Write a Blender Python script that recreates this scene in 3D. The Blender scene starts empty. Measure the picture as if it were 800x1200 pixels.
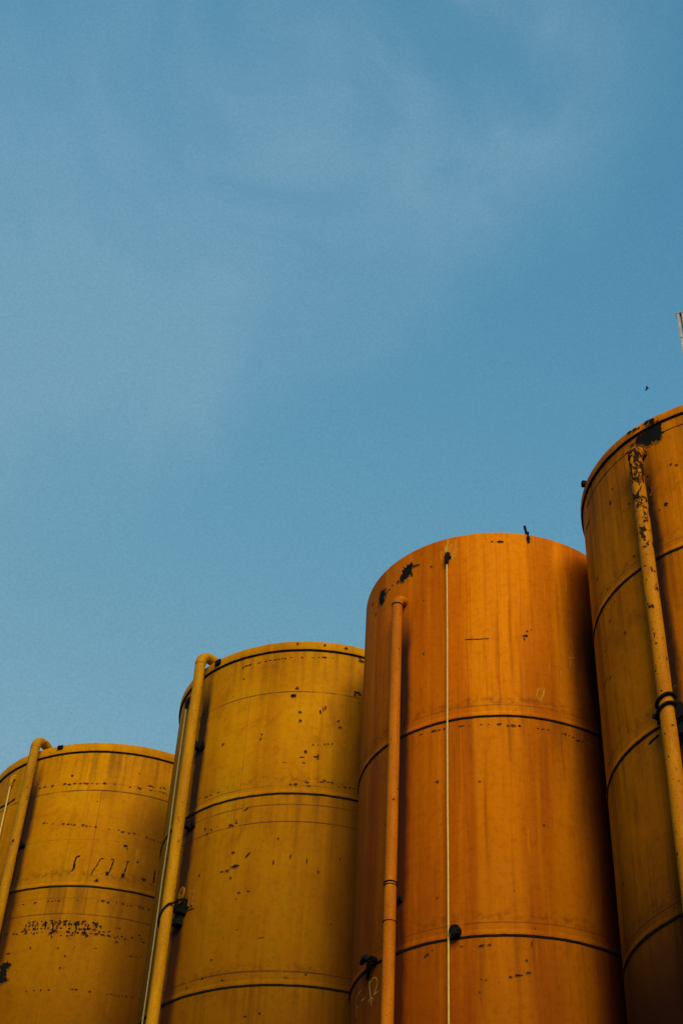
import bpy, bmesh, math, random
from mathutils import Vector, Matrix
R_ = math.radians
sc = bpy.context.scene
COL = sc.collection
PI = math.pi
MARKS = {
 1: {"blobs":[[-1.46,11.446,0.0231,0.032],[-1.523,11.323,0.0231,0.0229],[-1.3562,11.447,0.029,0.0381],[-1.2705,11.688,0.0238,0.0128],[-1.2107,11.449,0.0359,0.0277],[-1.5107,11.662,0.0233,0.0117],[-1.3366,11.667,0.0235,0.0129],[-1.4414,11.663,0.0233,0.0129],[-1.5914,12.149,0.012,0.0135],[-1.8297,12.998,0.0161,0.0147],[-1.3534,13.088,0.0122,0.0127],[-1.3705,11.898,0.0353,0.0262],[-1.3557,11.863,0.0118,0.0261],[-1.2393,12.914,0.0125,0.0138],[-1.329,10.474,0.0226,0.0119],[-1.6615,10.045,0.0114,0.0118],[-1.6418,10.207,0.0114,0.0119],[-2.0641,10.016,0.0575,0.1117],[-2.0563,10.121,0.0859,0.0499],[-2.049,9.922,0.0706,0.0369],[-2.0467,10.298,0.0286,0.0101],[-1.8882,10.338,0.0127,0.0087],[-1.7642,10.535,0.0263,0.0198],[-1.7413,10.57,0.0261,0.0198],[-1.6834,10.699,0.0257,0.0198],[-1.654,10.552,0.0254,0.0196],[-1.6057,10.685,0.0252,0.0197],[-1.5523,10.544,0.0248,0.0194],[-1.5235,10.604,0.0248,0.0194],[-1.8135,10.687,0.0271,0.0201],[-1.4791,10.68,0.0248,0.0195],[-1.5247,10.512,0.0247,0.0193]],"rows":[[[[-2.1614,12.868],[-1.9838,12.869]],0.85,0.0145],[[[-1.8914,12.857],[-1.7288,12.856],[-1.6001,12.851],[-1.4921,12.857]],0.85,0.0143],[[[-1.4552,12.845],[-1.3464,12.849],[-1.2352,12.852],[-1.1306,12.872]],0.6,0.0127],[[[-1.3501,12.903],[-1.277,12.916],[-1.1454,12.948]],0.35,0.0104],[[[-2.1182,12.302],[-1.8413,12.198],[-1.6185,12.154]],0.5,0.0094],[[[-1.507,12.13],[-1.404,12.121],[-1.296,12.111],[-1.202,12.076],[-1.1354,12.066]],0.8,0.0117],[[[-1.4967,11.021],[-1.4126,11.035],[-1.3435,11.028],[-1.2215,11.034],[-1.1307,11.033]],0.85,0.0153],[[[-1.8345,11.01],[-1.6321,11.01]],0.5,0.0099],[[[-2.0978,11.0],[-1.8606,10.995]],0.35,0.0092],[[[-1.9444,10.708],[-1.7793,10.703],[-1.6081,10.715],[-1.4554,10.7]],0.6,0.0151],[[[-1.9593,10.667],[-1.7759,10.665],[-1.6048,10.674],[-1.4527,10.664]],0.7,0.0181],[[[-1.9735,10.618],[-1.7699,10.598],[-1.5649,10.598],[-1.4302,10.588]],0.85,0.0151],[[[-2.0891,10.571],[-1.855,10.556],[-1.5938,10.539],[-1.3933,10.544],[-1.1544,10.588]],0.75,0.0151],[[[-2.1148,10.607],[-1.9134,10.589]],0.6,0.0152],[[[-1.7608,10.498],[-1.5391,10.484]],0.6,0.0135],[[[-1.3848,10.657],[-1.1813,10.715]],0.5,0.0106],[[[-1.3973,10.598],[-1.1581,10.642]],0.4,0.0106],[[[-1.375,10.524],[-1.1244,10.549]],0.45,0.0106],[[[-1.7281,10.325],[-1.4616,10.343]],0.4,0.0112],[[[-1.2402,10.309],[-1.1547,10.339]],0.7,0.009],[[[-1.9349,9.723],[-1.8112,9.733],[-1.5308,9.76]],0.45,0.0089],[[[-1.4561,9.74],[-1.3673,9.754],[-1.2674,9.747],[-1.1315,9.766]],0.7,0.0104]],"strokes":[[[[-1.6611,11.688],[-1.686,11.668],[-1.6929,11.58],[-1.6899,11.502],[-1.7027,11.443]],0.0136],[[[-1.5199,11.668],[-1.5373,11.555],[-1.5569,11.473],[-1.568,11.393]],0.0061],[[[-1.4323,11.658],[-1.4408,11.537],[-1.4516,11.448]],0.0092],[[[-1.3361,11.659],[-1.3445,11.53],[-1.3633,11.425]],0.0074],[[[-1.1436,11.627],[-1.1397,11.433]],0.0099],[[[-1.9289,10.704],[-1.92,10.672],[-1.9284,10.644]],0.0092],[[[-1.8199,10.718],[-1.8087,10.655],[-1.8138,10.595]],0.0091],[[[-1.7687,10.702],[-1.7557,10.615],[-1.7586,10.531]],0.0091],[[[-1.7366,10.655],[-1.7288,10.625],[-1.7366,10.596]],0.0091],[[[-1.7181,10.722],[-1.71,10.688],[-1.7175,10.655]],0.0091],[[[-1.6561,10.7],[-1.6483,10.667],[-1.6557,10.633]],0.0091],[[[-1.6121,10.681],[-1.6005,10.601],[-1.6039,10.519]],0.009],[[[-1.5715,10.723],[-1.5642,10.694],[-1.5718,10.663]],0.0091],[[[-1.5495,10.615],[-1.5402,10.561],[-1.5458,10.505]],0.009],[[[-1.532,10.691],[-1.5242,10.656],[-1.5313,10.618]],0.009],[[[-1.4741,10.725],[-1.4667,10.694],[-1.4741,10.659]],0.0091],[[[-2.5058,12.835],[-2.3962,12.802],[-2.306,12.833]],0.017]],"yellow":[]},
 2: {"blobs":[[-1.718,12.53,0.0354,0.0266],[-1.6975,12.645,0.0177,0.0174],[-1.2825,12.676,0.0405,0.0186],[-1.2989,12.635,0.0172,0.0198],[-1.2603,12.655,0.0175,0.0199],[-1.2623,13.188,0.0356,0.0192],[-1.2719,13.222,0.0118,0.0138],[-1.6625,12.275,0.0174,0.013],[-1.6582,12.148,0.013,0.0181],[-1.9133,11.972,0.0185,0.013],[-1.921,11.907,0.0116,0.0129],[-1.6091,11.685,0.0159,0.0162],[-1.6301,11.605,0.038,0.0124],[-1.5422,11.619,0.0232,0.0148],[-1.4037,12.187,0.0142,0.0128],[-1.3911,12.092,0.0219,0.0127],[-1.5091,12.33,0.0076,0.039],[-1.4959,12.365,0.0076,0.0313],[-1.5284,12.299,0.0076,0.0259],[-1.5632,11.791,0.0085,0.01],[-1.5278,11.797,0.0085,0.01],[-1.4846,11.815,0.0085,0.01],[-1.4649,11.824,0.0064,0.0075],[-1.4353,11.837,0.0065,0.0075],[-2.0949,12.906,0.016,0.0127],[-2.0643,10.721,0.0169,0.0144],[-2.035,10.779,0.0119,0.0144],[-2.2832,10.792,0.0178,0.0124],[-2.2584,10.703,0.0201,0.0123],[-1.2641,12.523,0.0116,0.0105],[-1.6577,11.214,0.0188,0.0169],[-1.5701,11.196,0.0311,0.0132],[-2.2114,11.963,0.0143,0.0134],[-1.7153,13.342,0.0114,0.0141],[-1.5268,13.331,0.0112,0.014],[-1.3787,13.327,0.023,0.0139],[-1.5246,11.622,0.0084,0.0321],[-2.0353,10.346,0.0175,0.0174],[-2.0138,10.155,0.04,0.0148],[-2.0664,10.117,0.0236,0.0114],[-2.1046,10.116,0.0292,0.0126],[-2.034,10.013,0.0115,0.0113],[-2.287,10.161,0.0145,0.0142],[-1.9672,9.802,0.0175,0.0088],[-1.906,9.807,0.0159,0.0099],[-1.9799,9.726,0.011,0.0132],[-1.9548,9.335,0.0107,0.0095],[-1.4759,10.058,0.012,0.0099],[-1.3439,10.257,0.0083,0.0222],[-1.5511,10.185,0.007,0.0244],[-1.655,10.236,0.007,0.0223],[-1.7589,10.156,0.0072,0.029],[-1.5118,8.79,0.0132,0.0139],[-2.1621,8.815,0.0218,0.0145],[-1.7661,8.328,0.0152,0.0192],[-1.8515,8.3,0.0195,0.0096],[-1.3811,9.421,0.0089,0.0083],[-2.1087,9.016,0.014,0.0094],[-2.2767,8.754,0.0136,0.0105],[-1.2628,9.988,0.0084,0.0217],[-2.0799,10.731,0.0183,0.0144],[-2.0355,10.747,0.0237,0.012],[-2.2255,10.739,0.0139,0.0122],[-1.742,10.47,0.0103,0.008]],"rows":[[[[-2.2584,13.062],[-2.0822,13.116],[-1.9213,13.116]],0.35,0.0085],[[[-1.9217,13.126],[-1.729,13.133],[-1.5423,13.143],[-1.375,13.168]],0.75,0.0091],[[[-1.7004,11.214],[-1.5275,11.258],[-1.3312,11.294],[-1.2536,11.308]],0.45,0.008],[[[-1.4894,11.286],[-1.3717,11.308]],0.4,0.0066],[[[-1.3936,11.229],[-1.2484,11.259]],0.95,0.012],[[[-1.7814,11.527],[-1.6137,11.524]],0.45,0.006],[[[-2.4068,11.256],[-2.0721,11.246]],0.25,0.0074],[[[-1.8154,9.22],[-1.5718,9.211]],0.2,0.0063],[[[-2.0699,8.747],[-1.683,8.738],[-1.4649,8.752]],0.2,0.005]],"strokes":[[[[-1.9897,10.891],[-1.9718,10.91],[-1.9565,10.938]],0.0138],[[[-1.9485,10.245],[-1.9163,10.31]],0.0094]],"yellow":[]},
 3: {"blobs":[[-2.3927,12.919,0.0698,0.1006],[-2.3526,12.974,0.0349,0.047],[-2.4274,12.871,0.0435,0.0536],[-2.6899,12.842,0.0689,0.0826],[-2.6767,12.754,0.0418,0.0409],[-2.4827,12.854,0.0201,0.0188],[-2.5424,12.86,0.0168,0.0135],[-2.5845,12.835,0.025,0.0149],[-2.4563,12.855,0.015,0.0201],[-2.3098,12.949,0.0322,0.0134],[-2.2812,12.942,0.0176,0.0107],[-2.3412,12.842,0.0132,0.0292],[-1.6438,13.048,0.0399,0.012],[-1.7011,13.049,0.01,0.0093],[-1.4894,11.681,0.0329,0.0144],[-1.4977,11.636,0.0058,0.0191],[-1.4456,11.777,0.0099,0.0097],[-1.4755,11.751,0.0078,0.0084],[-2.1669,12.833,0.0092,0.0092],[-2.2289,12.359,0.0106,0.0102],[-2.8561,12.917,0.0259,0.0115],[-2.7877,12.678,0.0159,0.0207],[-2.2249,11.595,0.0091,0.0096],[-2.4616,11.651,0.0115,0.0098],[-1.4326,13.122,0.0198,0.0754],[-2.1156,9.878,0.0177,0.0113],[-2.1778,7.99,0.0169,0.013],[-2.1953,7.975,0.0114,0.0087],[-2.1146,8.561,0.0093,0.0091],[-1.8431,7.67,0.008,0.0058],[-1.8552,7.548,0.008,0.0058],[-1.8178,7.661,0.0064,0.005],[-1.5763,7.855,0.008,0.0085],[-1.4312,9.312,0.0089,0.0078],[-1.8291,9.797,0.007,0.0071],[-2.5468,9.615,0.0148,0.0124],[-1.6352,8.567,0.0074,0.0063],[-2.1458,8.024,0.0074,0.0069]],"rows":[[[[-2.2888,10.531],[-2.0646,10.513],[-1.8982,10.502],[-1.7393,10.491],[-1.5148,10.477],[-1.3761,10.469],[-1.2548,10.463],[-1.126,10.433],[-1.0126,10.424]],0.6,0.0087],[[[-1.6498,10.481],[-1.5713,10.478]],0.95,0.0126],[[[-1.2043,10.457],[-1.126,10.433]],0.9,0.0128],[[[-1.9708,8.01],[-1.8499,8.002],[-1.7853,8.01]],0.85,0.0069],[[[-1.6894,7.685],[-1.6326,7.704],[-1.554,7.736]],0.95,0.0094]],"strokes":[[[[-1.9129,11.645],[-1.8169,11.627],[-1.7412,11.626]],0.0052],[[[-1.5159,8.19],[-1.5269,8.108]],0.0042],[[[-1.5414,8.051],[-1.5453,7.985]],0.0059]],"yellow":[[[[-2.7912,7.942],[-2.834,7.938],[-2.8869,7.92],[-2.8696,7.785],[-2.8687,7.707]],0.0042],[[[-2.8778,7.804],[-2.8329,7.806]],0.004],[[[-2.7887,7.826],[-2.7589,7.825],[-2.7313,7.83]],0.004],[[[-2.6796,7.974],[-2.6792,7.912],[-2.6567,7.785],[-2.6463,7.693]],0.0061],[[[-2.6781,7.937],[-2.6387,7.975],[-2.6046,7.96],[-2.5847,7.909],[-2.5923,7.861],[-2.6245,7.793]],0.0052],[[[-2.6244,7.788],[-2.6041,7.799],[-2.5727,7.805]],0.0061],[[[-2.6938,7.747],[-2.6567,7.785],[-2.6312,7.762],[-2.6281,7.73]],0.0044],[[[-2.048,13.096],[-2.0483,12.98]],0.0091],[[[-2.0301,13.169],[-2.04,12.952]],0.0081],[[[-2.0068,13.099],[-2.019,12.953]],0.006],[[[-1.9661,13.128],[-1.9725,13.002],[-2.0019,12.853]],0.0045],[[[-1.9553,13.018],[-1.9846,12.857]],0.0035],[[[-2.0901,13.037],[-2.0817,12.882]],0.0035],[[[-2.0015,12.957],[-1.9938,12.85]],0.0035],[[[-1.3815,11.005],[-1.4198,10.979],[-1.4334,10.891],[-1.4127,10.842],[-1.388,10.919],[-1.3754,11.007]],0.0037],[[[-1.3754,11.007],[-1.3846,10.906],[-1.4098,10.815]],0.0037],[[[-1.2464,11.294],[-1.2474,11.226]],0.0043],[[[-1.184,11.501],[-1.1263,11.528]],0.0039],[[[-1.1579,11.509],[-1.1682,11.371]],0.0029],[[[-1.4891,10.726],[-1.4948,10.643]],0.0032]]},
 4: {"blobs":[[-2.3403,12.997,0.1095,0.109],[-2.3875,12.996,0.0824,0.0724],[-2.3118,13.04,0.0686,0.0853],[-2.3003,12.913,0.0387,0.0603],[-2.441,13.016,0.043,0.0602],[-2.3767,12.921,0.0611,0.06],[-2.3242,13.16,0.0397,0.0369],[-2.3601,13.167,0.0305,0.0368],[-2.4931,13.183,0.034,0.0194],[-2.4532,13.17,0.0328,0.0171],[-2.4206,13.152,0.0255,0.0146],[-2.4936,13.005,0.0293,0.0144],[-2.5458,12.953,0.0284,0.0119],[-2.2106,12.404,0.0117,0.014],[-2.2448,12.448,0.0092,0.0117],[-2.4108,12.049,0.0121,0.0111],[-3.1387,12.699,0.1035,0.0094],[-2.6337,12.202,0.0114,0.0089],[-2.4101,12.434,0.0205,0.023],[-2.4083,12.233,0.0162,0.0453],[-2.7513,12.478,0.012,0.0246],[-2.3133,11.941,0.0224,0.0222],[-2.3595,11.909,0.0144,0.0088],[-2.5788,12.242,0.0119,0.0089],[-2.7142,12.638,0.0115,0.0068],[-3.0277,11.782,0.0209,0.0137],[-2.8917,11.041,0.0182,0.0097],[-2.7415,10.712,0.0137,0.0097],[-3.005,10.79,0.0188,0.011],[-2.5882,11.526,0.0175,0.0126],[-2.8866,11.457,0.0183,0.008],[-2.4155,9.744,0.0091,0.0091],[-2.8133,11.194,0.0158,0.01]],"rows":[],"strokes":[[[[-2.9329,10.414],[-2.991,10.409]],0.0044],[[[-2.9831,10.465],[-3.1105,10.445]],0.0035],[[[-2.6452,9.304],[-2.6052,9.319],[-2.5577,9.331]],0.0122],[[[-3.0369,12.907],[-3.1115,12.937],[3.0955,12.99]],0.0049],[[[-3.0532,8.245],[-3.0898,8.232]],0.0065]],"yellow":[]},
}


# ------------------------------------------------------------------ camera
CAMZ = 1.65
PITCH, ROLL = 0.73644, 0.060235
F = Vector((0, math.cos(PITCH), math.sin(PITCH)))
R0 = Vector((1, 0, 0)); U0 = Vector((0, -math.sin(PITCH), math.cos(PITCH)))
RT = math.cos(ROLL)*R0 + math.sin(ROLL)*U0
UP = -math.sin(ROLL)*R0 + math.cos(ROLL)*U0
cd = bpy.data.cameras.new('camera'); co = bpy.data.objects.new('camera', cd); COL.objects.link(co)
M = Matrix((RT, UP, -F)).transposed().to_4x4(); M.translation = (0, 0, CAMZ)
co.matrix_world = M
cd.sensor_fit = 'VERTICAL'; cd.sensor_height = 36; cd.sensor_width = 24
cd.lens = 1722.65/1200*36
cd.clip_start = .05; cd.clip_end = 6000
sc.camera = co
sc.render.resolution_x = 682; sc.render.resolution_y = 1024
sc.view_settings.view_transform = 'Standard'; sc.view_settings.look = 'None'
sc.view_settings.exposure = 0; sc.view_settings.gamma = 1

# ------------------------------------------------------------------ node helpers
class NT:
    def __init__(s, tree): s.t = tree; s.n = tree.nodes; s.l = tree.links
    def new(s, ty, **k):
        n = s.n.new(ty)
        for a, b in k.items(): setattr(n, a, b)
        return n
    def put(s, sock, v):
        if isinstance(v, bpy.types.NodeSocket): s.l.new(v, sock)
        elif v is not None:
            if hasattr(sock.default_value, '__len__') and not hasattr(v, '__len__'): v = [v]*len(sock.default_value)
            if hasattr(v, '__len__') and len(v) == 3 and len(sock.default_value) == 4: v = (*v, 1)
            sock.default_value = v
    def m(s, op, a, b=None, c=None, clamp=False):
        n = s.new('ShaderNodeMath', operation=op, use_clamp=clamp)
        for i, v in enumerate((a, b, c)):
            if v is not None: s.put(n.inputs[i], v)
        return n.outputs[0]
    def vm(s, op, a, b=None):
        n = s.new('ShaderNodeVectorMath', operation=op)
        s.put(n.inputs[0], a)
        if b is not None: s.put(n.inputs[1], b)
        return n.outputs['Value'] if op in ('DOT_PRODUCT', 'LENGTH') else n.outputs[0]
    def mix(s, f, a, b, mode='MIX'):
        n = s.new('ShaderNodeMix', data_type='RGBA', blend_type=mode)
        s.put(n.inputs[0], f); s.put(n.inputs[6], a); s.put(n.inputs[7], b)
        return n.outputs[2]
    def comb(s, x, y, z=0):
        n = s.new('ShaderNodeCombineXYZ')
        for i, v in enumerate((x, y, z)): s.put(n.inputs[i], v)
        return n.outputs[0]
    def noise(s, vec, scale=1., detail=4., rough=.55, dist=0.):
        n = s.new('ShaderNodeTexNoise'); s.put(n.inputs['Vector'], vec)
        s.put(n.inputs['Scale'], scale); s.put(n.inputs['Detail'], detail)
        s.put(n.inputs['Roughness'], rough); s.put(n.inputs['Distortion'], dist)
        return n.outputs[0]
    def vor(s, vec, scale=1., feature='F1'):
        n = s.new('ShaderNodeTexVoronoi', feature=feature); s.put(n.inputs['Vector'], vec); s.put(n.inputs['Scale'], scale)
        return n
    def rng(s, v, a, b, c=0., d=1., smooth=True):
        n = s.new('ShaderNodeMapRange', interpolation_type='SMOOTHSTEP' if smooth else 'LINEAR')
        for i, x in enumerate((v, a, b, c, d)): s.put(n.inputs[i], x)
        return n.outputs[0]

def new_mat(name):
    m = bpy.data.materials.new(name); m.use_nodes = True; m.node_tree.nodes.clear()
    t = NT(m.node_tree); b = t.new('ShaderNodeBsdfPrincipled'); o = t.new('ShaderNodeOutputMaterial')
    t.l.new(b.outputs[0], o.inputs[0]); return m, t, b

def uneven(bm, seed, az, ar=.0012):
    """hand-fitted joints are never perfectly level or even"""
    g = random.Random(seed); ph = [g.uniform(0, 6.28) for _ in range(6)]
    for v in bm.verts:
        a = math.atan2(v.co.y, v.co.x); r = math.hypot(v.co.x, v.co.y)
        w = sum(math.sin(a*k+p) for k, p in zip((3, 7, 13, 23, 41, 67), ph))/6
        v.co.z += az*w+g.uniform(-.3, .3)*az; q = 1+(ar*w+g.uniform(-.5, .5)*ar)/max(r, .1); v.co.x *= q; v.co.y *= q

def simple_mat(name, c1, c2, rough=.7, scale=20, metal=0, bump=.1, spec=.3):
    m, t, b = new_mat(name)
    tc = t.new('ShaderNodeTexCoord').outputs['Object']
    n = t.noise(tc, scale, 6, .65); f = t.rng(n, .3, .7)
    t.put(b.inputs['Base Color'], t.mix(f, c1, c2)); t.put(b.inputs['Roughness'], rough); t.put(b.inputs['Metallic'], metal)
    t.put(b.inputs['Specular IOR Level'], spec)
    bp = t.new('ShaderNodeBump'); t.put(bp.inputs['Strength'], bump); t.put(bp.inputs['Distance'], .004); t.put(bp.inputs['Height'], n)
    t.put(b.inputs['Normal'], bp.outputs[0]); return m

def paint_mat(name, rad, ca, cb, cdeep, seams, welds, vwelds, seed, streak=.5, speck=.5, green=.3, top=13., grime=.5, fade=0., pth=None, ptop=12., pshade=.8, shades=(), zones=()):
    """weathered enamel on a rolled steel shell; coordinates run round and up the shell"""
    m, t, b = new_mat(name)
    tc = t.new('ShaderNodeTexCoord').outputs['Object']
    sp = t.new('ShaderNodeSeparateXYZ'); t.put(sp.inputs[0], tc); X, Y, Z = sp.outputs
    th = t.m('ARCTAN2', X, t.m('MULTIPLY', Y, -1))          # 0 faces -y, the wrap lies at the back
    u = t.m('MULTIPLY', th, rad)
    uv = t.comb(u, Z, seed)
    wob = t.noise(t.comb(u, Z, seed+9), 1.3, 3)
    # broad tone
    n1 = t.noise(uv, .55, 5, .6, .3)
    col = t.mix(t.rng(n1, .36, .64), ca, cb)
    n2 = t.noise(t.comb(u, t.m('MULTIPLY', Z, .7), seed+3), 2.2, 6, .62, .6)
    col = t.mix(t.m('MULTIPLY', t.rng(n2, .5, .72), green), col, [ca[0]*.8, ca[1]*1.15, .003])
    col = t.mix(t.m('MULTIPLY', t.rng(n2, .5, .28), .45), col, cdeep)
    for a0, a1, k, cz in zones:      # broad bands round the shell mixed towards another colour
        e = t.m('ADD', th, t.m('MULTIPLY', t.m('SUBTRACT', t.noise(t.comb(t.m('MULTIPLY', u, 3), t.m('MULTIPLY', Z, .25), seed+14), 1, 5, .65), .5), .35))
        col = t.mix(t.m('MULTIPLY', t.rng(e, a0, a1), k), col, cz)
    # runs down the wall, wide and narrow
    s1 = t.noise(t.comb(t.m('MULTIPLY', u, 9), t.m('MULTIPLY', Z, .32), seed+1), 1, 5, .62, .25)
    s2 = t.noise(t.comb(t.m('MULTIPLY', u, 34), t.m('MULTIPLY', Z, .55), seed+2), 1, 4, .6, .15)
    s0 = t.noise(t.comb(t.m('MULTIPLY', u, 2.1), t.m('MULTIPLY', Z, .12), seed+6), 1, 3, .5)
    col = t.mix(t.m('MULTIPLY', t.rng(s0, .48, .68), streak), col, cdeep)
    col = t.mix(t.m('MULTIPLY', t.rng(s1, .52, .74), streak), col, cdeep)
    col = t.mix(t.m('MULTIPLY', t.rng(s1, .46, .3), streak*.55), col, [min(1, c*1.25) for c in ca])
    gate = t.rng(t.noise(t.comb(t.m('MULTIPLY', u, 1.6), t.m('MULTIPLY', Z, .6), seed+12), 1, 3), .42, .62)
    col = t.mix(t.m('MULTIPLY', t.m('MULTIPLY', t.rng(s2, .54, .7), gate), streak*.8), col, [c*.45 for c in cdeep])
    # fine mottling and dust
    n3 = t.noise(uv, 14, 8, .7)
    col = t.mix(t.m('MULTIPLY', t.rng(n3, .46, .7), .24), col, [c*.5 for c in cdeep])
    n4 = t.noise(uv, 75, 4, .7)
    col = t.mix(t.m('MULTIPLY', t.rng(n4, .5, .72), .25), col, [c*.45 for c in cdeep])
    s3 = t.noise(t.comb(t.m('MULTIPLY', u, 22), t.m('MULTIPLY', Z, .8), seed+50), 1, 5, .7, .2)
    col = t.mix(t.m('MULTIPLY', t.m('MULTIPLY', t.rng(s3, .56, .72), t.rng(n2, .4, .6)), .38), col, [min(1, c*1.5+.004) for c in ca])
    # scuffs, slanted and thin
    uvr = t.vm('MULTIPLY', t.comb(t.m('ADD', u, t.m('MULTIPLY', Z, .6)), t.m('SUBTRACT', Z, t.m('MULTIPLY', u, .6)), seed), (18, 1.4, 1))
    sc_ = t.m('MULTIPLY', t.rng(t.noise(uvr, 1, 3, .5), .7, .78), t.rng(n2, .45, .6))
    col = t.mix(t.m('MULTIPLY', sc_, .35), col, (.4, .22, .04))
    # grime that hangs under and gathers on each seam
    for z in seams:
        d = t.m('SUBTRACT', z, Z)
        g = t.m('MULTIPLY', t.rng(d, 0., .9, 1, 0), t.rng(d, -.01, 0.))
        g = t.m('MULTIPLY', g, t.rng(s1, .42, .66))
        col = t.mix(t.m('MULTIPLY', g, .5*grime), col, (.06, .022, .006))
        g = t.m('MULTIPLY', t.rng(t.m('ABSOLUTE', t.m('ADD', d, .19)), 0, .1, 1, 0), t.rng(n3, .42, .6))
        col = t.mix(t.m('MULTIPLY', g, .55*grime), col, (.07, .028, .006))
    # round welds: thin brown lines, broken here and there
    wz = t.m('ADD', Z, t.m('MULTIPLY', t.m('SUBTRACT', wob, .5), .02))
    for z, hw, k in welds:
        l = t.rng(t.m('ABSOLUTE', t.m('SUBTRACT', wz, z)), hw*.5, hw, 1, 0)
        l = t.m('MULTIPLY', l, t.rng(t.noise(t.comb(t.m('MULTIPLY', u, 3), z, seed), 1, 5, .8), .36, .52, .25, 1))
        col = t.mix(t.m('MULTIPLY', l, k), col, (.045, .02, .01))
    for ang, z0, z1, k in vwelds:
        l = t.rng(t.m('ABSOLUTE', t.m('SUBTRACT', t.m('SUBTRACT', u, ang*rad), t.m('MULTIPLY', t.m('SUBTRACT', wob, .5), .02))), .004, .012, 1, 0)
        l = t.m('MULTIPLY', l, t.m('MULTIPLY', t.m('GREATER_THAN', Z, z0), t.m('LESS_THAN', Z, z1)))
        col = t.mix(t.m('MULTIPLY', l, k), col, (.07, .03, .012))
    # chipped specks
    v = t.vor(t.vm('ADD', uv, t.vm('MULTIPLY', t.comb(n4, n3, 0), (.02, .02, 0))), 7)
    pick = t.m('GREATER_THAN', t.new('ShaderNodeSeparateColor').outputs[0] if False else t.vm('DOT_PRODUCT', v.outputs['Color'], (.5, .5, 0)), 1-.32*speck)
    clus = t.rng(t.noise(uv, .9, 3), .4, .6, .25, 1)
    spk = t.m('MULTIPLY', t.rng(v.outputs['Distance'], .05, .10, 1, 0), t.m('MULTIPLY', pick, clus))
    v2 = t.vor(uv, 22)
    pick2 = t.m('GREATER_THAN', t.vm('DOT_PRODUCT', v2.outputs['Color'], (.5, .5, 0)), 1-.2*speck)
    spk2 = t.m('MULTIPLY', t.rng(v2.outputs['Distance'], .1, .2, 1, 0), pick2)
    spk = t.m('MAXIMUM', spk, t.m('MULTIPLY', spk2, .8))
    fl = t.noise(t.comb(t.m('MULTIPLY', u, 1.), t.m('MULTIPLY', Z, 1.), seed+31), 26, 5, .75)
    fl = t.m('MULTIPLY', t.rng(fl, .70, .74), t.rng(t.noise(uv, 1.6, 3), .5, .6))
    spk = t.m('MAXIMUM', spk, t.m('MULTIPLY', fl, .75*min(1, speck*1.4)))
    col = t.mix(t.m('MULTIPLY', spk, .92), col, (.006, .005, .005))
    # shade beside the fill pipe put into the wall colour, along with dirt
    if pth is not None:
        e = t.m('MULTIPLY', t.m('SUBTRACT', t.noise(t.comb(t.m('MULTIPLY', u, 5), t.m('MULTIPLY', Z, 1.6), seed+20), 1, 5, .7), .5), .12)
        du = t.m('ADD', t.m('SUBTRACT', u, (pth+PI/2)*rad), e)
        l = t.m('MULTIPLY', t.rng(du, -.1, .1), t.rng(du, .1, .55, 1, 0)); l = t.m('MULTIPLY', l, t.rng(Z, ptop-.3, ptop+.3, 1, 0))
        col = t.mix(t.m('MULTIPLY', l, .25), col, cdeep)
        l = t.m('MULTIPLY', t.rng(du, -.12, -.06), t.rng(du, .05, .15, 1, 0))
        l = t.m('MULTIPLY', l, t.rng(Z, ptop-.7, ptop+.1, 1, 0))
        col = t.mix(t.m('MULTIPLY', l, pshade), col, (.006, .006, .006))
    # shade put into the colour: flanks by a neighbouring shell, the near silo's foot
    for a0, a1, k, z0, z1, cz in shades:
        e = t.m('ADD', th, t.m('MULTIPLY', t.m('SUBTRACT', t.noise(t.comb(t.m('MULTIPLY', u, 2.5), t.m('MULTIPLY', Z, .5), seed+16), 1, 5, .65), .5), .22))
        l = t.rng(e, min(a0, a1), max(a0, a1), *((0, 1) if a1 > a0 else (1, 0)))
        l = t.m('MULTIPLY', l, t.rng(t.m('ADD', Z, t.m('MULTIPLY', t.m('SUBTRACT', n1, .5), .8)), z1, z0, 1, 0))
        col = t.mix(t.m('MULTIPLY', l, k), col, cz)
    # light falling off towards the bottom, put into the colour of the lower courses
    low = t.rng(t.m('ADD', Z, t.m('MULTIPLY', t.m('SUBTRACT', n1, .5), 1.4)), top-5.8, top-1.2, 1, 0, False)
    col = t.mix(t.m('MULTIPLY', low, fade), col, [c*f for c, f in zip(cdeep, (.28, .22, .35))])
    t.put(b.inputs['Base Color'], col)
    t.put(b.inputs['Roughness'], t.rng(n2, .3, .7, .62, .78)); t.put(b.inputs['Specular IOR Level'], .02)
    hb = t.m('ADD', t.m('MULTIPLY', t.noise(t.comb(t.m('MULTIPLY', u, 1.2), Z, seed), 1.1, 2), 9.), t.m('ADD', t.m('MULTIPLY', t.noise(t.comb(u, t.m('MULTIPLY', Z, .8), seed+40), 4.2, 2, .4), 2.2), t.m('ADD', t.m('MULTIPLY', n3, .35), t.m('MULTIPLY', spk, -.6))))
    bp = t.new('ShaderNodeBump'); t.put(bp.inputs['Strength'], .55); t.put(bp.inputs['Distance'], .004); t.put(bp.inputs['Height'], hb)
    t.put(b.inputs['Normal'], bp.outputs[0])
    return m

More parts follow.
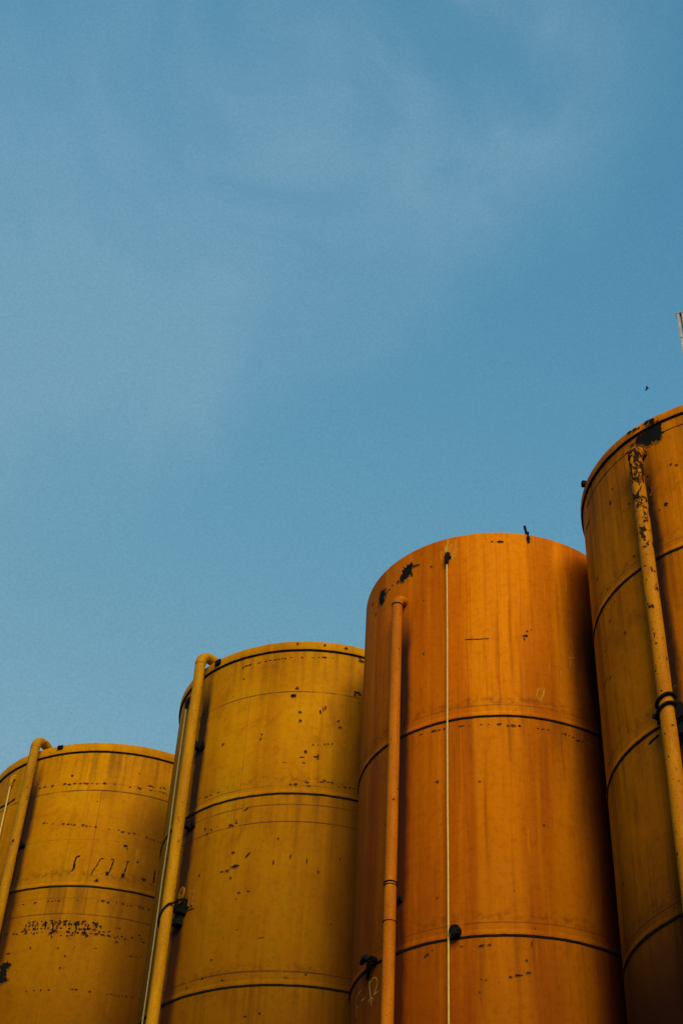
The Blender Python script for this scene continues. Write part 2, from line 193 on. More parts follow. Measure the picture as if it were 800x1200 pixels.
def pipe_mat(name, ca, cb, seed, z_rust, rust, dens=.66):
    m, t, b = new_mat(name)
    tc = t.new('ShaderNodeTexCoord').outputs['Object']
    sp = t.new('ShaderNodeSeparateXYZ'); t.put(sp.inputs[0], tc); Z = sp.outputs[2]
    p = t.vm('ADD', tc, (seed, seed*2, 0))
    n = t.noise(t.vm('MULTIPLY', p, (1, 1, .25)), 9, 6, .65)
    col = t.mix(t.rng(n, .35, .65), ca, cb)
    nf = t.noise(p, 60, 4, .7); col = t.mix(t.m('MULTIPLY', t.rng(nf, .48, .68), .55), col, [c*.4 for c in cb])
    v = t.vor(t.vm('ADD', p, t.vm('MULTIPLY', t.comb(nf, n, 0), (.05, .05, 0))), 13)
    pk = t.m('GREATER_THAN', t.vm('DOT_PRODUCT', v.outputs['Color'], (.5, .5, 0)), dens)
    spk = t.m('MULTIPLY', t.rng(v.outputs['Distance'], .13, .20, 1, 0), pk)
    r = t.rng(t.m('ADD', t.noise(t.vm('MULTIPLY', p, (1, 1, .6)), 11, 5, .7), t.rng(Z, z_rust-2.6, z_rust-.2, rust*.12, rust*.55, False)), .66, .72)
    blk = t.m('MAXIMUM', spk, r)
    col = t.mix(t.m('MULTIPLY', blk, .95), col, (.006, .005, .005))
    t.put(b.inputs['Base Color'], col); t.put(b.inputs['Roughness'], t.rng(blk, 0, 1, .55, .95)); t.put(b.inputs['Specular IOR Level'], t.rng(blk, 0, 1, .04, 0))
    bp = t.new('ShaderNodeBump'); t.put(bp.inputs['Strength'], .5); t.put(bp.inputs['Distance'], .003)
    t.put(bp.inputs['Height'], t.m('SUBTRACT', t.m('MULTIPLY', n, .8), blk)); t.put(b.inputs['Normal'], bp.outputs[0])
    return m

# ------------------------------------------------------------------ mesh helpers
def link(name, bm, mats, parent=None, loc=(0, 0, 0), smooth=True):
    me = bpy.data.meshes.new(name); bm.normal_update(); bm.to_mesh(me); bm.free()
    for m in (mats if isinstance(mats, (list, tuple)) else [mats]): me.materials.append(m)
    if smooth: me.polygons.foreach_set('use_smooth', [True]*len(me.polygons))
    o = bpy.data.objects.new(name, me); COL.objects.link(o)
    if parent: o.parent = parent
    else: o.location = loc
    if smooth:
        try: me.set_sharp_from_angle(angle=R_(35))
        except Exception: pass
    return o

def tag(o, label=None, cat=None, group=None, kind=None):
    if label: o['label'] = label
    if cat: o['category'] = cat
    if group: o['group'] = group
    if kind: o['kind'] = kind
    return o

def empty(name, loc):
    o = bpy.data.objects.new(name, None); o.location = loc; COL.objects.link(o); o.empty_display_size = .3
    return o

def lathe(bm, prof, n=160, matf=None):
    """prof: (r, z) from bottom to top"""
    rings = []
    for r, z in prof:
        rings.append([bm.verts.new((r*math.cos(2*PI*i/n), r*math.sin(2*PI*i/n), z)) for i in range(n)])
    for j in range(len(prof)-1):
        for i in range(n):
            f = bm.faces.new((rings[j][i], rings[j][(i+1) % n], rings[j+1][(i+1) % n], rings[j+1][i]))
            if matf: f.material_index = matf(j)
    return rings

def sweep(bm, pts, r, n=20, mi=0, caps=True):
    pts = [Vector(p) for p in pts]; rings = []
    ref = None
    for i, p in enumerate(pts):
        a = pts[max(i-1, 0)]; c = pts[min(i+1, len(pts)-1)]
        d = (c-a).normalized()
        if ref is None:
            ref = Vector((1, 0, 0)) if abs(d.x) < .8 else Vector((0, 1, 0))
        x = (ref - d*ref.dot(d)).normalized(); ref = x; y = d.cross(x)
        rr = r[i] if isinstance(r, (list, tuple)) else r
        rings.append([bm.verts.new(p + x*rr*math.cos(2*PI*k/n) + y*rr*math.sin(2*PI*k/n)) for k in range(n)])
    for j in range(len(rings)-1):
        for k in range(n):
            f = bm.faces.new((rings[j][k], rings[j][(k+1) % n], rings[j+1][(k+1) % n], rings[j+1][k])); f.material_index = mi
    if caps:
        f = bm.faces.new(rings[0][::-1]); f.material_index = mi
        f = bm.faces.new(rings[-1]); f.material_index = mi

def box(bm, c, ax, half, bev=.004, mi=0):
    """box centred at c with axes ax (three unit vectors) and half sizes, edges chamfered"""
    b2 = bmesh.new(); bmesh.ops.create_cube(b2, size=2)
    for v in b2.verts: v.co = Vector((v.co.x*half[0], v.co.y*half[1], v.co.z*half[2]))
    if bev: bmesh.ops.bevel(b2, geom=b2.edges[:], offset=min(bev, min(half)*.4), segments=2, affect='EDGES')
    mp = {}
    for v in b2.verts: mp[v] = bm.verts.new(Vector(c) + ax[0]*v.co.x + ax[1]*v.co.y + ax[2]*v.co.z)
    for f in b2.faces:
        g = bm.faces.new([mp[v] for v in f.verts]); g.material_index = mi
    b2.free()

def frame(th):
    """outward, sideways (increasing theta), up"""
    o = Vector((math.cos(th), math.sin(th), 0)); s = Vector((-math.sin(th), math.cos(th), 0))
    return o, s, Vector((0, 0, 1))

def at(th, r, z): return Vector((r*math.cos(th), r*math.sin(th), z))

# chips, scratches and brush marks that belong to the shell's own surface
RIM = [99., 0., 99.]      # where the shell being built carries its rim band: its foot, how proud it stands, the shell's top
def on_shell(th, rad, z, off):
    z = min(z, RIM[2]-.003)
    return at(th, rad+off+(RIM[1] if z > RIM[0] else 0), z)

def blob(bm, rad, th, z, hx, hy, mi, rng, off=.003):
    if max(hx, hy) < .04 and mi == 1: hx *= .82; hy *= .82
    if mi == 1 and rng.random() < .7:      # rust that creeps out from under the broken paint
        blob(bm, rad, th+rng.uniform(-.2, .2)*hx/rad, z-hy*.25, hx*1.2+.006, hy*1.25+.008, 3, rng, .0015)
    n = (30 if max(hx, hy) > .05 else 14) if max(hx, hy) > .012 else 8; rings = 5 if max(hx, hy) > .04 else 1
    c = bm.verts.new(on_shell(th, rad, z, off)); prev = None
    rr = [1+rng.uniform(-.38, .38) for _ in range(n)]
    if max(hx, hy) > .04: rr = [1+rng.uniform(-.2, .2)+.14*math.sin(k*2.4+th*9)+(.25 if rng.random() < .2 else 0) for k in range(n)]
    for j in range(1, rings+1):
        f = j/rings
        cur = [bm.verts.new(on_shell(th+f*rr[k]*hx*math.cos(2*PI*k/n)/rad, rad, z+f*rr[k]*hy*math.sin(2*PI*k/n), off)) for k in range(n)]
        for k in range(n):
            k2 = (k+1) % n
            q = (c, cur[k], cur[k2]) if prev is None else (prev[k], cur[k], cur[k2], prev[k2])
            bm.faces.new(q).material_index = mi
        prev = cur

def ribbon(bm, rad, pts, hw, mi, rng, rough=.35):
    P = []
    for (a, z), (a2, z2) in zip(pts[:-1], pts[1:]):
        L = math.hypot((a2-a)*rad, z2-z); k = max(1, int(L/.02))
        for i in range(k): P.append((a+(a2-a)*i/k, z+(z2-z)*i/k))
    P.append(pts[-1]); rows = []
    for i, (a, z) in enumerate(P):
        p0 = P[max(i-1, 0)]; p1 = P[min(i+1, len(P)-1)]
        dx, dz = (p1[0]-p0[0])*rad, p1[1]-p0[1]; L = math.hypot(dx, dz) or 1
        nx, nz = -dz/L, dx/L
        w = hw*(1+rng.uniform(-rough, rough))*(.45 if i in (0, len(P)-1) else 1)
        rows.append([bm.verts.new(at(a+s*nx*w/rad, rad+.0025, z+s*nz*w)) for s in (-1, 1)])
    for q, r in zip(rows[:-1], rows[1:]):
        bm.faces.new((q[0], r[0], r[1], q[1])).material_index = mi

def dash_row(bm, rad, pts, dens, hw, rng):
    for (a, z), (a2, z2) in zip(pts[:-1], pts[1:]):
        L = math.hypot((a2-a)*rad, z2-z); x = 0
        while x < L:
            d = rng.uniform(.02, .075)
            if rng.random() < dens:
                f = (x+d/2)/L
                blob(bm, rad, a+(a2-a)*f, z+(z2-z)*f+rng.gauss(0, hw*.45), d*.5*rng.uniform(.5, .95), hw*rng.uniform(.45, 1.15), 1, rng)
            x += d+rng.uniform(.0, .02)

# ------------------------------------------------------------------ materials
chip = simple_mat('bare_rusty_steel', (.004, .0055, .006), (.008, .007, .006), .9, 60, spec=.04)
halo = simple_mat('rust_brown_edge', (.17, .055, .003), (.09, .028, .003), .85, 70, spec=.05)
lug_m = simple_mat('dull_ochre_steel', (.24, .095, .002), (.15, .055, .002), .7, 30, spec=.08)
stain = simple_mat('soot_black_rust', (.004, .0055, .006), (.010, .008, .006), .9, 40, bump=.6, spec=.05)
yellow_mark = simple_mat('pale_yellow_crayon', (.42, .25, .02), (.33, .18, .015), .8, 50, spec=.2)
groove_m = simple_mat('black_joint_gasket', (.004, .006, .007), (.008, .008, .008), .9, 30, spec=.04)
roof_m = simple_mat('dusty_ochre_roof', (.40, .20, .03), (.25, .12, .02), .8, 4)
cable_m = simple_mat('pale_yellow_conduit', (.50, .33, .07), (.40, .25, .04), .5, 30)
cable_w = simple_mat('grey_cream_conduit', (.30, .21, .07), (.22, .15, .04), .5, 30)
galv = simple_mat('galvanised_steel', (.26, .25, .235), (.17, .165, .16), .6, 12, .35)
blue_m = simple_mat('blue_web_and_panel', (.01, .10, .26), (.012, .14, .30), .5, 10)
feather = simple_mat('dark_feathers', (.03, .05, .07), (.05, .07, .09), .8, 40)

SKYMIX, SUN_E, SUN_ANG = .93, 4.5, 38
HZN = (-.530, -.670, .519)
concrete = simple_mat('weathered_concrete', (.28, .26, .23), (.18, .17, .15), .9, 8)
YA, YB, YD = (.45, .178, .0003), (.37, .140, .0003), (.21, .060, .0004)
OA, OB, OD = (.57, .170, .0002), (.51, .134, .0002), (.25, .042, .0002)
NA, NB, ND = (.54, .160, .0003), (.46, .128, .0003), (.17, .042, .0003)
SILO = {
 1: dict(c=(-3.148, 20.546), R=2.048, top=13.532, rim=.135, rim_off=.024, seams=[11.232, 8.93, 6.6, 4.3, 2.0],
    label='leftmost, farthest silo, yellow ochre, with rows of black chipped dashes around it',
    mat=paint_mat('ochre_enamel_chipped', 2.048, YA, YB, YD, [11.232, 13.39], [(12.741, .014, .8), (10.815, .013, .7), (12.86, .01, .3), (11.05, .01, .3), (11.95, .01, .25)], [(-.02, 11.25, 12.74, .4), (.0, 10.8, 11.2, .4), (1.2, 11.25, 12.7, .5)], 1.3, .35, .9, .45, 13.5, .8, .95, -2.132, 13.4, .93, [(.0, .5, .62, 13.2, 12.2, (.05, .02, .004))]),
    pmat=pipe_mat('ochre_pipe_enamel', (.37, .160, .0004), (.28, .115, .0004), 1., 12.3, .10), cmat=None,
    pipe_th=-2.132, pipe_r=.068, gap=.08, pipe_top=13.52, elbow=.15, goose=True, brackets=[11.95, 9.6, 7.0, 4.0], bsize=.55, collars=[],
    cab=(-2.374, 13.16, .012), cabmat=cable_m),
 2: dict(c=(-.195, 17.42), R=1.888, top=13.381, rim=.125, rim_off=.024, seams=[11.094, 8.66, 6.3, 3.9, 1.6],
    label='second silo from the left, yellow ochre, with a gooseneck pipe and tie strap beside it',
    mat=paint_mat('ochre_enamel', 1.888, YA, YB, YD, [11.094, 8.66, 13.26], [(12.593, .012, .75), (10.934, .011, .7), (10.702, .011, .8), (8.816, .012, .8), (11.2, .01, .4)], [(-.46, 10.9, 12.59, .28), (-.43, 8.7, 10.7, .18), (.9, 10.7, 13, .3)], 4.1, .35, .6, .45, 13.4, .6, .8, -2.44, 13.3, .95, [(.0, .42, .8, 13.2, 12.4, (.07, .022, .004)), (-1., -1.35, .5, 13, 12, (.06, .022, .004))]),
    pmat=pipe_mat('ochre_pipe_enamel_b', (.39, .172, .0004), (.31, .125, .0004), 2., 12.3, .06), cmat=None,
    pipe_th=-2.440, pipe_r=.07, gap=.10, pipe_top=13.34, elbow=.145, goose=True, brackets=[12.08, 10.93, 7.5, 5.0, 3.0], bsize=.8, collars=[],
    cab=(-2.684, 13.0, .010), cabmat=cable_w),
 3: dict(c=(1.987, 14.52), R=1.6, top=13.191, rim=0, seams=[10.604, 8.11, 5.6, 3.1],
    label='bright orange silo, third from the left, with a pale conduit down its middle',
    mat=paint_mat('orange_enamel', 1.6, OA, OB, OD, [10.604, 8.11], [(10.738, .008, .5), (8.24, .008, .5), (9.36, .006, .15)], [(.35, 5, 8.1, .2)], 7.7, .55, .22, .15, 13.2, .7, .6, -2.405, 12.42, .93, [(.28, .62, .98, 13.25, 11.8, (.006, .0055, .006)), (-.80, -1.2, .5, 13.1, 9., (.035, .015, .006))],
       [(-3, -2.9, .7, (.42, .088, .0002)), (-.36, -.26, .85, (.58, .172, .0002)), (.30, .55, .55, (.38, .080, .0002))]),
    pmat=pipe_mat('orange_pipe_enamel', (.40, .115, .0002), (.32, .082, .0002), 3., 12.6, .02), cmat=None,
    pipe_th=-2.405, pipe_r=.062, gap=.06, pipe_top=12.36, elbow=.10, goose=False, brackets=[8.66, 5.5, 3.0], bsize=.45, collars=[(8.80, .008), (8.77, .005), (8.38, .004)],
    cab=(-2.030, 12.84, .0095), cabmat=cable_m),
 4: dict(c=(4.440, 12.183), R=1.688, top=13.201, rim=.10, rim_off=.024, seams=[11.317, 9.412, 7.542, 5.638, 3.6, 1.8],
    label='nearest silo, cut off by the right edge, with a burnt black patch under its rim',
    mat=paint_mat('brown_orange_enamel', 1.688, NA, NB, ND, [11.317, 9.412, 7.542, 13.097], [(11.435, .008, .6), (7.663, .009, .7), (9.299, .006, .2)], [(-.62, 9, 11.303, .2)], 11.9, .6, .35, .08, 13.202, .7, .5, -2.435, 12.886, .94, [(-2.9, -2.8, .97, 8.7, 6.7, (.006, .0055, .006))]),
    pmat=pipe_mat('ochre_pipe_enamel_c', (.40, .145, .0002), (.31, .10, .0002), 4., 12.9, .37, .42), cmat=None,
    pipe_th=-2.435, pipe_r=.072, gap=.055, pipe_top=12.654, elbow=.11, goose=False, brackets=[6.0, 3.5], bsize=.8, collars=[],
    cab=None),
}
for d in SILO.values(): d['cmat'] = d['cmat'] or d['pmat']
SILO[3]['cmat'] = stain


GROUP = 'painted steel storage silos standing in a row'
def ring_profile(rad, z, lip, h, gh):
    """joint: a chamfered lip that overhangs a thin dark gasket"""
    return [(rad+.001, z-gh), (rad+.008, z-gh+.002), (rad+.008, z), (rad+lip, z+.001), (rad+lip+.001, z+.012), (rad+.004, z+h), (rad+.0005, z+h+.004)]

def make_silo(k):
    d = SILO[k]; rad = d['R']; rng = random.Random(100+k)
    root = empty('storage_silo', (*d['c'], 0)); tag(root, d['label'], 'silo', GROUP)
    top = d['top']
    # shell with its own chips and crayon marks
    bm = bmesh.new(); zs = [.12]
    while zs[-1] < top-.6: zs.append(zs[-1]+.5)
    zs[-1] = top
    prof = [(rad, z) for z in zs]
    lathe(bm, prof, 240)
    RIM[:] = [top-d['rim'], .0255 if d['rim'] else 0, top]
    for b in MARKS[k]['blobs']: blob(bm, rad, *b, 1, rng)
    for p, dens, hw in MARKS[k]['rows']: dash_row(bm, rad, p, dens, hw, rng)
    for p, hw in MARKS[k]['strokes']: ribbon(bm, rad, p, hw, 1, rng)
    for p, hw in MARKS[k]['yellow']: ribbon(bm, rad, p, hw, 2, rng, .25)
    sh = link('shell', bm, [d['mat'], chip, yellow_mark, halo], root)
    # roof: shallow cone with a small hatch
    bm = bmesh.new()
    lathe(bm, [(rad-.012, top-.002), (rad-.03, top+.012), (rad*.5, top+.16), (.32, top+.27), (.32, top+.33), (.001, top+.34)], 96)
    link('roof', bm, roof_m, root)
    if d['rim']:
        bm = bmesh.new(); rz = top-d['rim']
        lathe(bm, [(rad+.001, rz-.020), (rad+.008, rz-.018), (rad+.008, rz), (rad+.022, rz+.001), (rad+.024, rz+.01), (rad+.024, top-.008), (rad+.018, top+.003), (rad-.02, top+.004)], 240,
              lambda j: 1 if j < 3 else 0)
        uneven(bm, k, .004)
        link('rim_band', bm, [d['mat'], groove_m], root)
    for z in d['seams']:
        bm = bmesh.new()
        lathe(bm, ring_profile(rad, z, .012, .055, .020), 240, lambda j: 1 if j < 3 else 0)
        uneven(bm, k*10+z, .005)
        link('seam_ring', bm, [d['mat'], groove_m], root)
    # foundation skirt
    bm = bmesh.new(); lathe(bm, [(rad+.14, .0), (rad+.14, .10), (rad+.12, .12), (rad-.05, .12)], 96)
    link('base_plinth', bm, concrete, root)
    # fill pipe
    th = d['pipe_th']; pr = d['pipe_r']; rp = rad+d['gap']+pr
    o, s, u = frame(th); pts = [at(th, rp, .4)]
    z1 = d['pipe_top']
    z = .4
    while z < z1-.5: z += .5; pts.append(at(th, rp+rng.uniform(-.003, .003), z))
    pts.append(at(th, rp, z1))
    bm = bmesh.new(); sweep(bm, pts, pr, 24)
    pipe = link('fill_pipe', bm, d['pmat'], root)
    bm = bmesh.new(); er = d['elbow']; c = [];
    for i in range(13):
        a = i/12*PI/2; c.append(at(th, rp-er*(1-math.cos(a)), z1+er*math.sin(a)))
    if d['goose']:
        x0 = rp-er; 
        c.append(at(th, x0-.03, z1+er)); r2 = er*.95
        for i in range(1, 11):
            a = i/10*PI/2*.96; c.append(at(th, x0-.03-r2*math.sin(a), z1+er-r2*(1-math.cos(a))))
        e = c[-1]; c.append(e+Vector((0, 0, -.22)))
    else:
        c.append(at(th, rad-.03, z1+er))
    c = [Vector(p) for p in c]
    sweep(bm, [c[0]-Vector((0, 0, .012))]+c, [pr*1.035]*(len(c)+1), 24)
    link('elbow', bm, d['pmat'], pipe)
    # weld bead where elbow meets the pipe
    bm = bmesh.new(); sweep(bm, [at(th, rp, z1-.022), at(th, rp, z1-.016), at(th, rp, z1-.008), at(th, rp, z1-.002)], [pr*1.0, pr*1.075, pr*1.075, pr*1.04], 24)
    link('weld_collar', bm, d['cmat'], pipe)
    q_ = d['bsize']
    for z in d['brackets']:
        bm = bmesh.new()
        box(bm, at(th, rad+.5*d['gap']+.01, z), (o, s, u), (.5*d['gap']+.02, .05*q_, .055*q_))
        box(bm, at(th+.055*q_/rad, rad+.012, z), (o, (s+u*.35).normalized(), (u-s*.35).normalized()), (.012, .065*q_, .075*q_))
        for q in (-1, 1): sweep(bm, [at(th+(.055+q*.035)*q_/rad, rad+.02, z), at(th+(.055+q*.035)*q_/rad, rad+.042, z)], .014, 6)
        link('bracket', bm, stain, pipe)
    for z, w in d['collars']:
        bm = bmesh.new(); sweep(bm, [at(th, rp, z-w), at(th, rp, z-w+.003), at(th, rp, z+w-.003), at(th, rp, z+w)], [pr, pr+.007, pr+.007, pr], 24)
        link('collar', bm, d['cmat'], pipe)
    # conduit
    if d['cab']:
        ct, cz, cr = d['cab']
        bm = bmesh.new(); P = []; z = .5
        while z < cz: P.append(at(ct+rng.uniform(-.0012, .0012), rad+.045+rng.uniform(-.003, .003), z)); z += .7
        P.append(at(ct, rad+.045, cz))
        sweep(bm, P, cr, 10); cb = link('conduit', bm, d['cabmat'], root)
        bm = bmesh.new(); co_, cs, cu = frame(ct)
        sweep(bm, [at(ct, rad+.045, cz-.09), at(ct, rad+.045, cz-.05), at(ct, rad+.045, cz+.03), at(ct, rad+.03, cz+.08), at(ct, rad+.0, cz+.11)], [.012, .026, .028, .026, .026], 12)
        box(bm, at(ct, rad+.012, cz+.06), (co_, (cs+cu*.5).normalized(), (cu-cs*.5).normalized()), (.012, .030, .042), .006)
        link('conduit_fitting', bm, stain if k != 1 else d['pmat'], cb)
    return root, pipe, rp

roots = {k: make_silo(k) for k in (1, 2, 3, 4)}

# ---- silo 2: lifting lug, wall cleat and tie strap at the pipe
root, pipe, rp = roots[2]; d = SILO[2]; rad = d['R']; th = d['pipe_th']; o, s, u = frame(th)
bm = bmesh.new(); z = 9.93; n = 22
# ear plate with a hole, standing off the wall beside the pipe
cen = at(th+.13/rad, rad+.10, z); A = (o*.2+s*.98).normalized()
ring_o = []; ring_i = []
for side in (-1, 1):
    nn = A.cross(u).normalized()*side*.007
    ring_o.append([bm.verts.new(cen+nn+A*.085*math.cos(2*PI*i/n)+u*(.085*math.sin(2*PI*i/n) if math.sin(2*PI*i/n) > 0 else .13*math.sin(2*PI*i/n))) for i in range(n)])
    ring_i.append([bm.verts.new(cen+nn+A*.03*math.cos(2*PI*i/n)+u*.03*math.sin(2*PI*i/n)) for i in range(n)])
for i in range(n):
    j = (i+1) % n
    bm.faces.new((ring_o[1][i], ring_o[1][j], ring_i[1][j], ring_i[1][i])); bm.faces.new((ring_o[0][j], ring_o[0][i], ring_i[0][i], ring_i[0][j]))
    bm.faces.new((ring_o[0][i], ring_o[0][j], ring_o[1][j], ring_o[1][i])); bm.faces.new((ring_i[0][j], ring_i[0][i], ring_i[1][i], ring_i[1][j]))
bmesh.ops.recalc_face_normals(bm, faces=bm.faces[:])
link('lifting_lug', bm, lug_m, root)
bm = bmesh.new()
for q in (.2, .25): box(bm, at(th+q/rad, rad+.02, z-.05), frame(th+q/rad), (.02, .008, .11), .003)
box(bm, at(th+.225/rad, rad+.006, z-.05), frame(th+.225/rad), (.006, .05, .14), .003)
link('wall_cleat', bm, lug_m, root)
bm = bmesh.new()
box(bm, at(th+.09/rad, rad+.05, z-.13), (o, (s-u*.3).normalized(), (u+s*.3).normalized()), (.05, .085, .09), .01)
box(bm, at(th+.08/rad, rad+.04, z-.24), (o, s, u), (.03, .035, .08), .01)
box(bm, at(th+.06/rad, rad+.05, z-.33), (o, s, u), (.05, .055, .04), .01)
link('clamp_block', bm, stain, root)
bm = bmesh.new(); P = []
for i in range(15):
    a = -1.9+i/14*3.5
    P.append(at(th, rp, z-.29+.05*i/14)+o*(d['pipe_r']+.014)*math.cos(a)+s*(d['pipe_r']+.014)*math.sin(a)+u*(.11*math.sin(a)))
P.append(P[-1]+s*.13+u*.03-o*.05); sweep(bm, P, .012, 8)
sweep(bm, [P[0]+(-s*.015-u*.01), P[0]+(-s*.045-u*.02)], .022, 10)
link('tie_strap', bm, stain, root)

# ---- silo 4: double strap clamp and the burnt patch under the rim
root, pipe, rp = roots[4]; d = SILO[4]; rad = d['R']; th = d['pipe_th']; o, s, u = frame(th)
for z, dz in ((9.53, 0), (9.43, 0)):
    bm = bmesh.new(); P = []
    for i in range(19):
        a = -2.4+i/18*4.6
        P.append(at(th, rp, z)+(o*math.cos(a)+s*math.sin(a))*(d['pipe_r']+.014)+u*(.045*math.sin(a)))
    sweep(bm, P, .016, 8); link('pipe_strap', bm, stain, pipe)
bm = bmesh.new(); c = at(th, rp, 9.40)-s*(d['pipe_r']+.03)
sweep(bm, [c+o*.01, c-s*.01+o*.05], .028, 10); sweep(bm, [c+u*.03, c-u*.07], .016, 8)
link('clamp_bolt', bm, stain, pipe)
bm = bmesh.new()
box(bm, at(th+.10/rad, rad+.05, 9.40), (o, (s+u*.3).normalized(), (u-s*.3).normalized()), (.06, .055, .10), .02)
box(bm, at(th+.2/rad, rad+.03, 9.42), (o, s, u), (.03, .08, .06), .01)
box(bm, at(th+.09/rad, rad+.04, 9.23), (o, s, u), (.04, .04, .07), .015)
link('clamp_block', bm, stain, pipe)

def stub(root, rad, th, z, r, L, up=0.):
    """short blackened nozzle that sticks out of the wall, flange on its end"""
    o, s, u = frame(th); bm = bmesh.new(); a = (o+u*up).normalized(); b = at(th, rad-.02, z)
    sweep(bm, [b, b+a*L*.5], r*.8, 16); sweep(bm, [b+a*L*.5, b+a*(L*.52), b+a*L*.95, b+a*L], [r*.8, r, r, r*.85], 16)
    for i in range(6):
        q = i*PI/3; w = (s*math.cos(q)+a.cross(s)*math.sin(q))*r*.72
        sweep(bm, [b+w+a*L, b+w+a*(L+.012)], .011, 6)
    return link('nozzle', bm, stain, root)

# ---- silo 3: nozzles on the lower joint, rim lug
root, pipe, rp = roots[3]; d = SILO[3]; rad = d['R']
stub(root, rad, -1.985, 8.15, .058, .11)
n_ = stub(root, rad, -2.60, 8.13, .034, .09)
bm = bmesh.new(); t0 = -2.62
sweep(bm, [at(t0+.01, rad+.08, 8.12), at(t0-.015, rad+.09, 8.155), at(t0-.05, rad+.08, 8.165), at(t0-.09, rad+.075, 8.15)], [.03, .036, .034, .022], 12)
sweep(bm, [at(t0+.0, rad+.06, 8.10), at(t0-.03, rad+.05, 8.03), at(t0-.07, rad+.02, 7.99)], [.036, .026, .010], 12)
link('hose_hook', bm, stain, root)
bm = bmesh.new(); q = -1.4440
o, s, u = frame(q)
box(bm, at(q, rad-.02, 13.26), (o, (s+u*.15).normalized(), (u-s*.15).normalized()), (.014, .013, .085), .005)
box(bm, at(q+.012, rad-.02, 13.235), (o, s, u), (.016, .018, .02), .006)
link('rim_lug', bm, stain, root)
# silo 4 rim lug
root = roots[4][0]; rad = SILO[4]['R']; q = -3.06; o, s, u = frame(q); bm = bmesh.new()
box(bm, at(q, rad+.03, 13.22), (o, s, u), (.03, .03, .034), .006)
link('rim_lug', bm, stain, root)
# silo 1: rim lug beside the gooseneck
root = roots[1][0]; rad = SILO[1]['R']; q = -1.96; bm = bmesh.new(); o, s, u = frame(q)
box(bm, at(q, rad+.03, 13.50), (o, s, u), (.022, .045, .03), .008)
link('rim_lug', bm, stain, root)
root = roots[2][0]; rad = SILO[2]['R']; q = -2.34; bm = bmesh.new(); o, s, u = frame(q)
box(bm, at(q, rad+.03, 13.33), (o, s, u), (.022, .05, .045), .008)
link('rim_lug', bm, stain, root)

# ------------------------------------------------------------------ post on the roof of the near silo
X, Y = 4.295, 12.41; zb, zt = 13.40, 16.75
post = empty('steel_post', (X, Y, zb))
tag(post, 'pale galvanised steel post standing above the nearest silo at the right edge', 'post')
a = Vector((.94, -.34, 0)); b_ = Vector((.34, .94, 0)); uz = Vector((0, 0, 1)); h = (zt-zb)/2
for q, hw in ((-.038, .020), (.022, .016)):
    bm = bmesh.new(); box(bm, Vector((0, 0, h-.1))+a*q, (a, b_, uz), (hw, .045, h+.1), .004)
    for zz in (-.6, .0, .6, 1.2):
        c_ = Vector((0, 0, h+zz))+a*q-b_*.045; sweep(bm, [c_, c_-b_*.012], .010, 6)
    link('flange', bm, galv, post, smooth=False)
bm = bmesh.new(); box(bm, Vector((0, 0, h-.11)), (a, b_, uz), (.03, .010, h+.085), .002); link('web', bm, blue_m, post, smooth=False)  # reflection of the sky put into the web's blue colour
bm = bmesh.new(); box(bm, Vector((0, 0, h+.55))+a*.125, (a, b_, uz), (.084, .008, h-.62), .002); link('side_panel', bm, blue_m, post, smooth=False)
bm = bmesh.new(); box(bm, Vector((0, 0, 2*h+.006))+a*.05, (a, b_, uz), (.115, .05, .008), .003); link('cap_plate', bm, galv, post, smooth=False)

# ------------------------------------------------------------------ bird, wings half raised
D = Vector((.197, .66, .725)).normalized(); P0 = Vector((0, 0, CAMZ))+D*62
bm = bmesh.new(); n = 12; L = .19
f_ = (Vector((.9, -.1, .42))).normalized(); sd = f_.cross(Vector((0, 0, 1))).normalized(); up = sd.cross(f_)
prof = [(-.62, .05, .002), (-.42, .035, .01), (-.2, .1, .1), (.1, .15, .15), (.35, .1, .1), (.47, .07, .07), (.6, .075, .08), (.72, .03, .035), (.85, .004, .004)]
rings = [[bm.verts.new(f_*x*L+sd*w*L*math.cos(2*PI*i/n)*1.2+up*hh*L*math.sin(2*PI*i/n)*1.2) for i in range(n)] for x, w, hh in prof]
for j in range(len(rings)-1):
    for i in range(n): bm.faces.new((rings[j][i], rings[j][(i+1) % n], rings[j+1][(i+1) % n], rings[j+1][i]))
for q in (-1, 1):
    ws = [(.05, .3, -.12, 0), (.3, .34, -.12, .04), (.5, .26, -.2, .10), (.7, .02, -.22, .10)]
    row = [(bm.verts.new(sd*q*y*L+f_*a1*L+up*(hh+.02)*L), bm.verts.new(sd*q*y*L+f_*b1*L+up*hh*L)) for y, a1, b1, hh in ws]
    for r1, r2 in zip(row[:-1], row[1:]): bm.faces.new((r1[0], r2[0], r2[1], r1[1]))
bird = link('bird', bm, feather, None, P0); tag(bird, 'tiny dark bird flying in the open sky above the silos', 'bird')

# ------------------------------------------------------------------ ground
m, t, b = new_mat('yard_gravel'); tc = t.new('ShaderNodeTexCoord').outputs['Object']
n1 = t.noise(tc, .4, 6, .6); n2 = t.noise(tc, 9, 6, .7)
t.put(b.inputs['Base Color'], t.mix(t.rng(n2, .4, .65), t.mix(n1, (.045, .042, .038), (.09, .08, .065)), (.03, .028, .026))); t.put(b.inputs['Roughness'], .95)
bm = bmesh.new(); N = 24; G = 1500
gv = [[bm.verts.new(((i/N*2-1)**3*G, (j/N*2-1)**3*G, 0)) for j in range(N+1)] for i in range(N+1)]
for i in range(N):
    for j in range(N): bm.faces.new((gv[i][j], gv[i+1][j], gv[i+1][j+1], gv[i][j+1]))
tag(link('ground', bm, m, smooth=False), kind='structure')

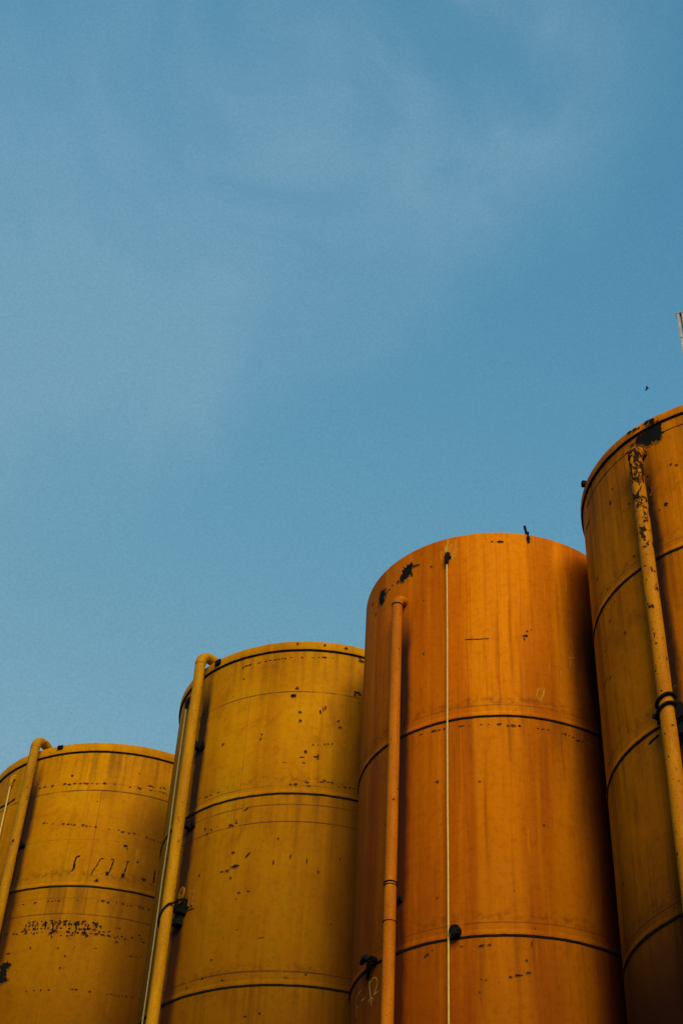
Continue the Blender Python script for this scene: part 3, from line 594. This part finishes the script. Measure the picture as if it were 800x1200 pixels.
# ------------------------------------------------------------------ daylight
SUN_EL, SUN_AZ = R_(36), R_(172)          # azimuth clockwise from +y: behind and to the left of the camera
w = bpy.data.worlds.new('World'); sc.world = w; w.use_nodes = True; w.node_tree.nodes.clear(); t = NT(w.node_tree)
sky = t.new('ShaderNodeTexSky', sky_type='NISHITA'); sky.sun_disc = False; sky.sun_elevation = SUN_EL; sky.sun_rotation = SUN_AZ
sky.air_density = 1.2; sky.dust_density = 1.5; sky.ozone_density = 1.5
dr = t.vm('NORMALIZE', t.new('ShaderNodeTexCoord').outputs['Generated'])
base = t.vm('MULTIPLY', sky.outputs[0], (.10, .10, .10))
g = t.vm('DOT_PRODUCT', dr, Vector((.30, -.42, .86)).normalized())
cr = t.new('ShaderNodeValToRGB'); t.put(cr.inputs[0], g); e = cr.color_ramp; e.interpolation = 'B_SPLINE'
def lin(r, g_, b): return tuple((c/12.92 if c <= .04045 else ((c+.055)/1.055)**2.4) for c in (r/255, g_/255, b/255))+(1,)
stops = [(.0, (134, 176, 194)), (.14, (113, 165, 188)), (.32, (96, 156, 186)), (.48, (82, 146, 181)), (.6, (74, 138, 173)), (.85, (48, 112, 152))]
while len(e.elements) < len(stops): e.elements.new(.5)
for el, (p, c) in zip(e.elements, stops): el.position = p; el.color = lin(*c)
colr = t.mix(SKYMIX, base, cr.outputs[0])
# thin high haze
wv = t.vm('MULTIPLY', dr, (1.2, 2.0, 1.7))
c1 = t.noise(t.vm('ADD', wv, (3.1, .4, 1.7)), 1.5, 5, .5, .5)
c2 = t.noise(t.vm('MULTIPLY', t.vm('ADD', dr, (.7, 2.2, .1)), (2.4, 1.0, 3.4)), 2.2, 7, .55, .7)
hz = t.m('MULTIPLY', t.rng(c1, .30, .62), t.rng(c2, .30, .62))
wr = t.m('MULTIPLY', t.m('SUBTRACT', t.noise(dr, 4.5, 5, .55, .4), .5), .20)
side = t.m('ADD', t.vm('DOT_PRODUCT', dr, HZN), wr)
veil = t.m('MULTIPLY', t.rng(side, -.09, .03), t.rng(side, .03, .26, 1, .35))
veil = t.m('MULTIPLY', veil, t.rng(t.m('ADD', t.vm('DOT_PRODUCT', dr, (1, .12, 0)), t.m('MULTIPLY', wr, .3)), .14, .30, 1, .12))
hz = t.m('MULTIPLY', veil, t.m('ADD', t.m('MULTIPLY', hz, 1.0), .26), clamp=True)
colr = t.mix(t.m('MULTIPLY', hz, .72), colr, lin(126, 168, 192))
fine = t.noise(dr, 620, 2, .8)
colr = t.mix(t.rng(fine, .3, .7, 0, .20, False), colr, lin(62, 100, 128))
bg = t.new('ShaderNodeBackground'); t.put(bg.inputs[0], colr); t.put(bg.inputs[1], 1.0)
t.l.new(bg.outputs[0], t.new('ShaderNodeOutputWorld').inputs[0])
sl = bpy.data.lights.new('sun', 'SUN'); sl.energy = SUN_E; sl.angle = R_(SUN_ANG); sl.color = (1, .87, .60)
so = bpy.data.objects.new('sun', sl); COL.objects.link(so)
sd_ = Vector((math.sin(SUN_AZ)*math.cos(SUN_EL), math.cos(SUN_AZ)*math.cos(SUN_EL), math.sin(SUN_EL)))
so.rotation_euler = sd_.to_track_quat('Z', 'Y').to_euler(); so.location = (-10, -20, 30)
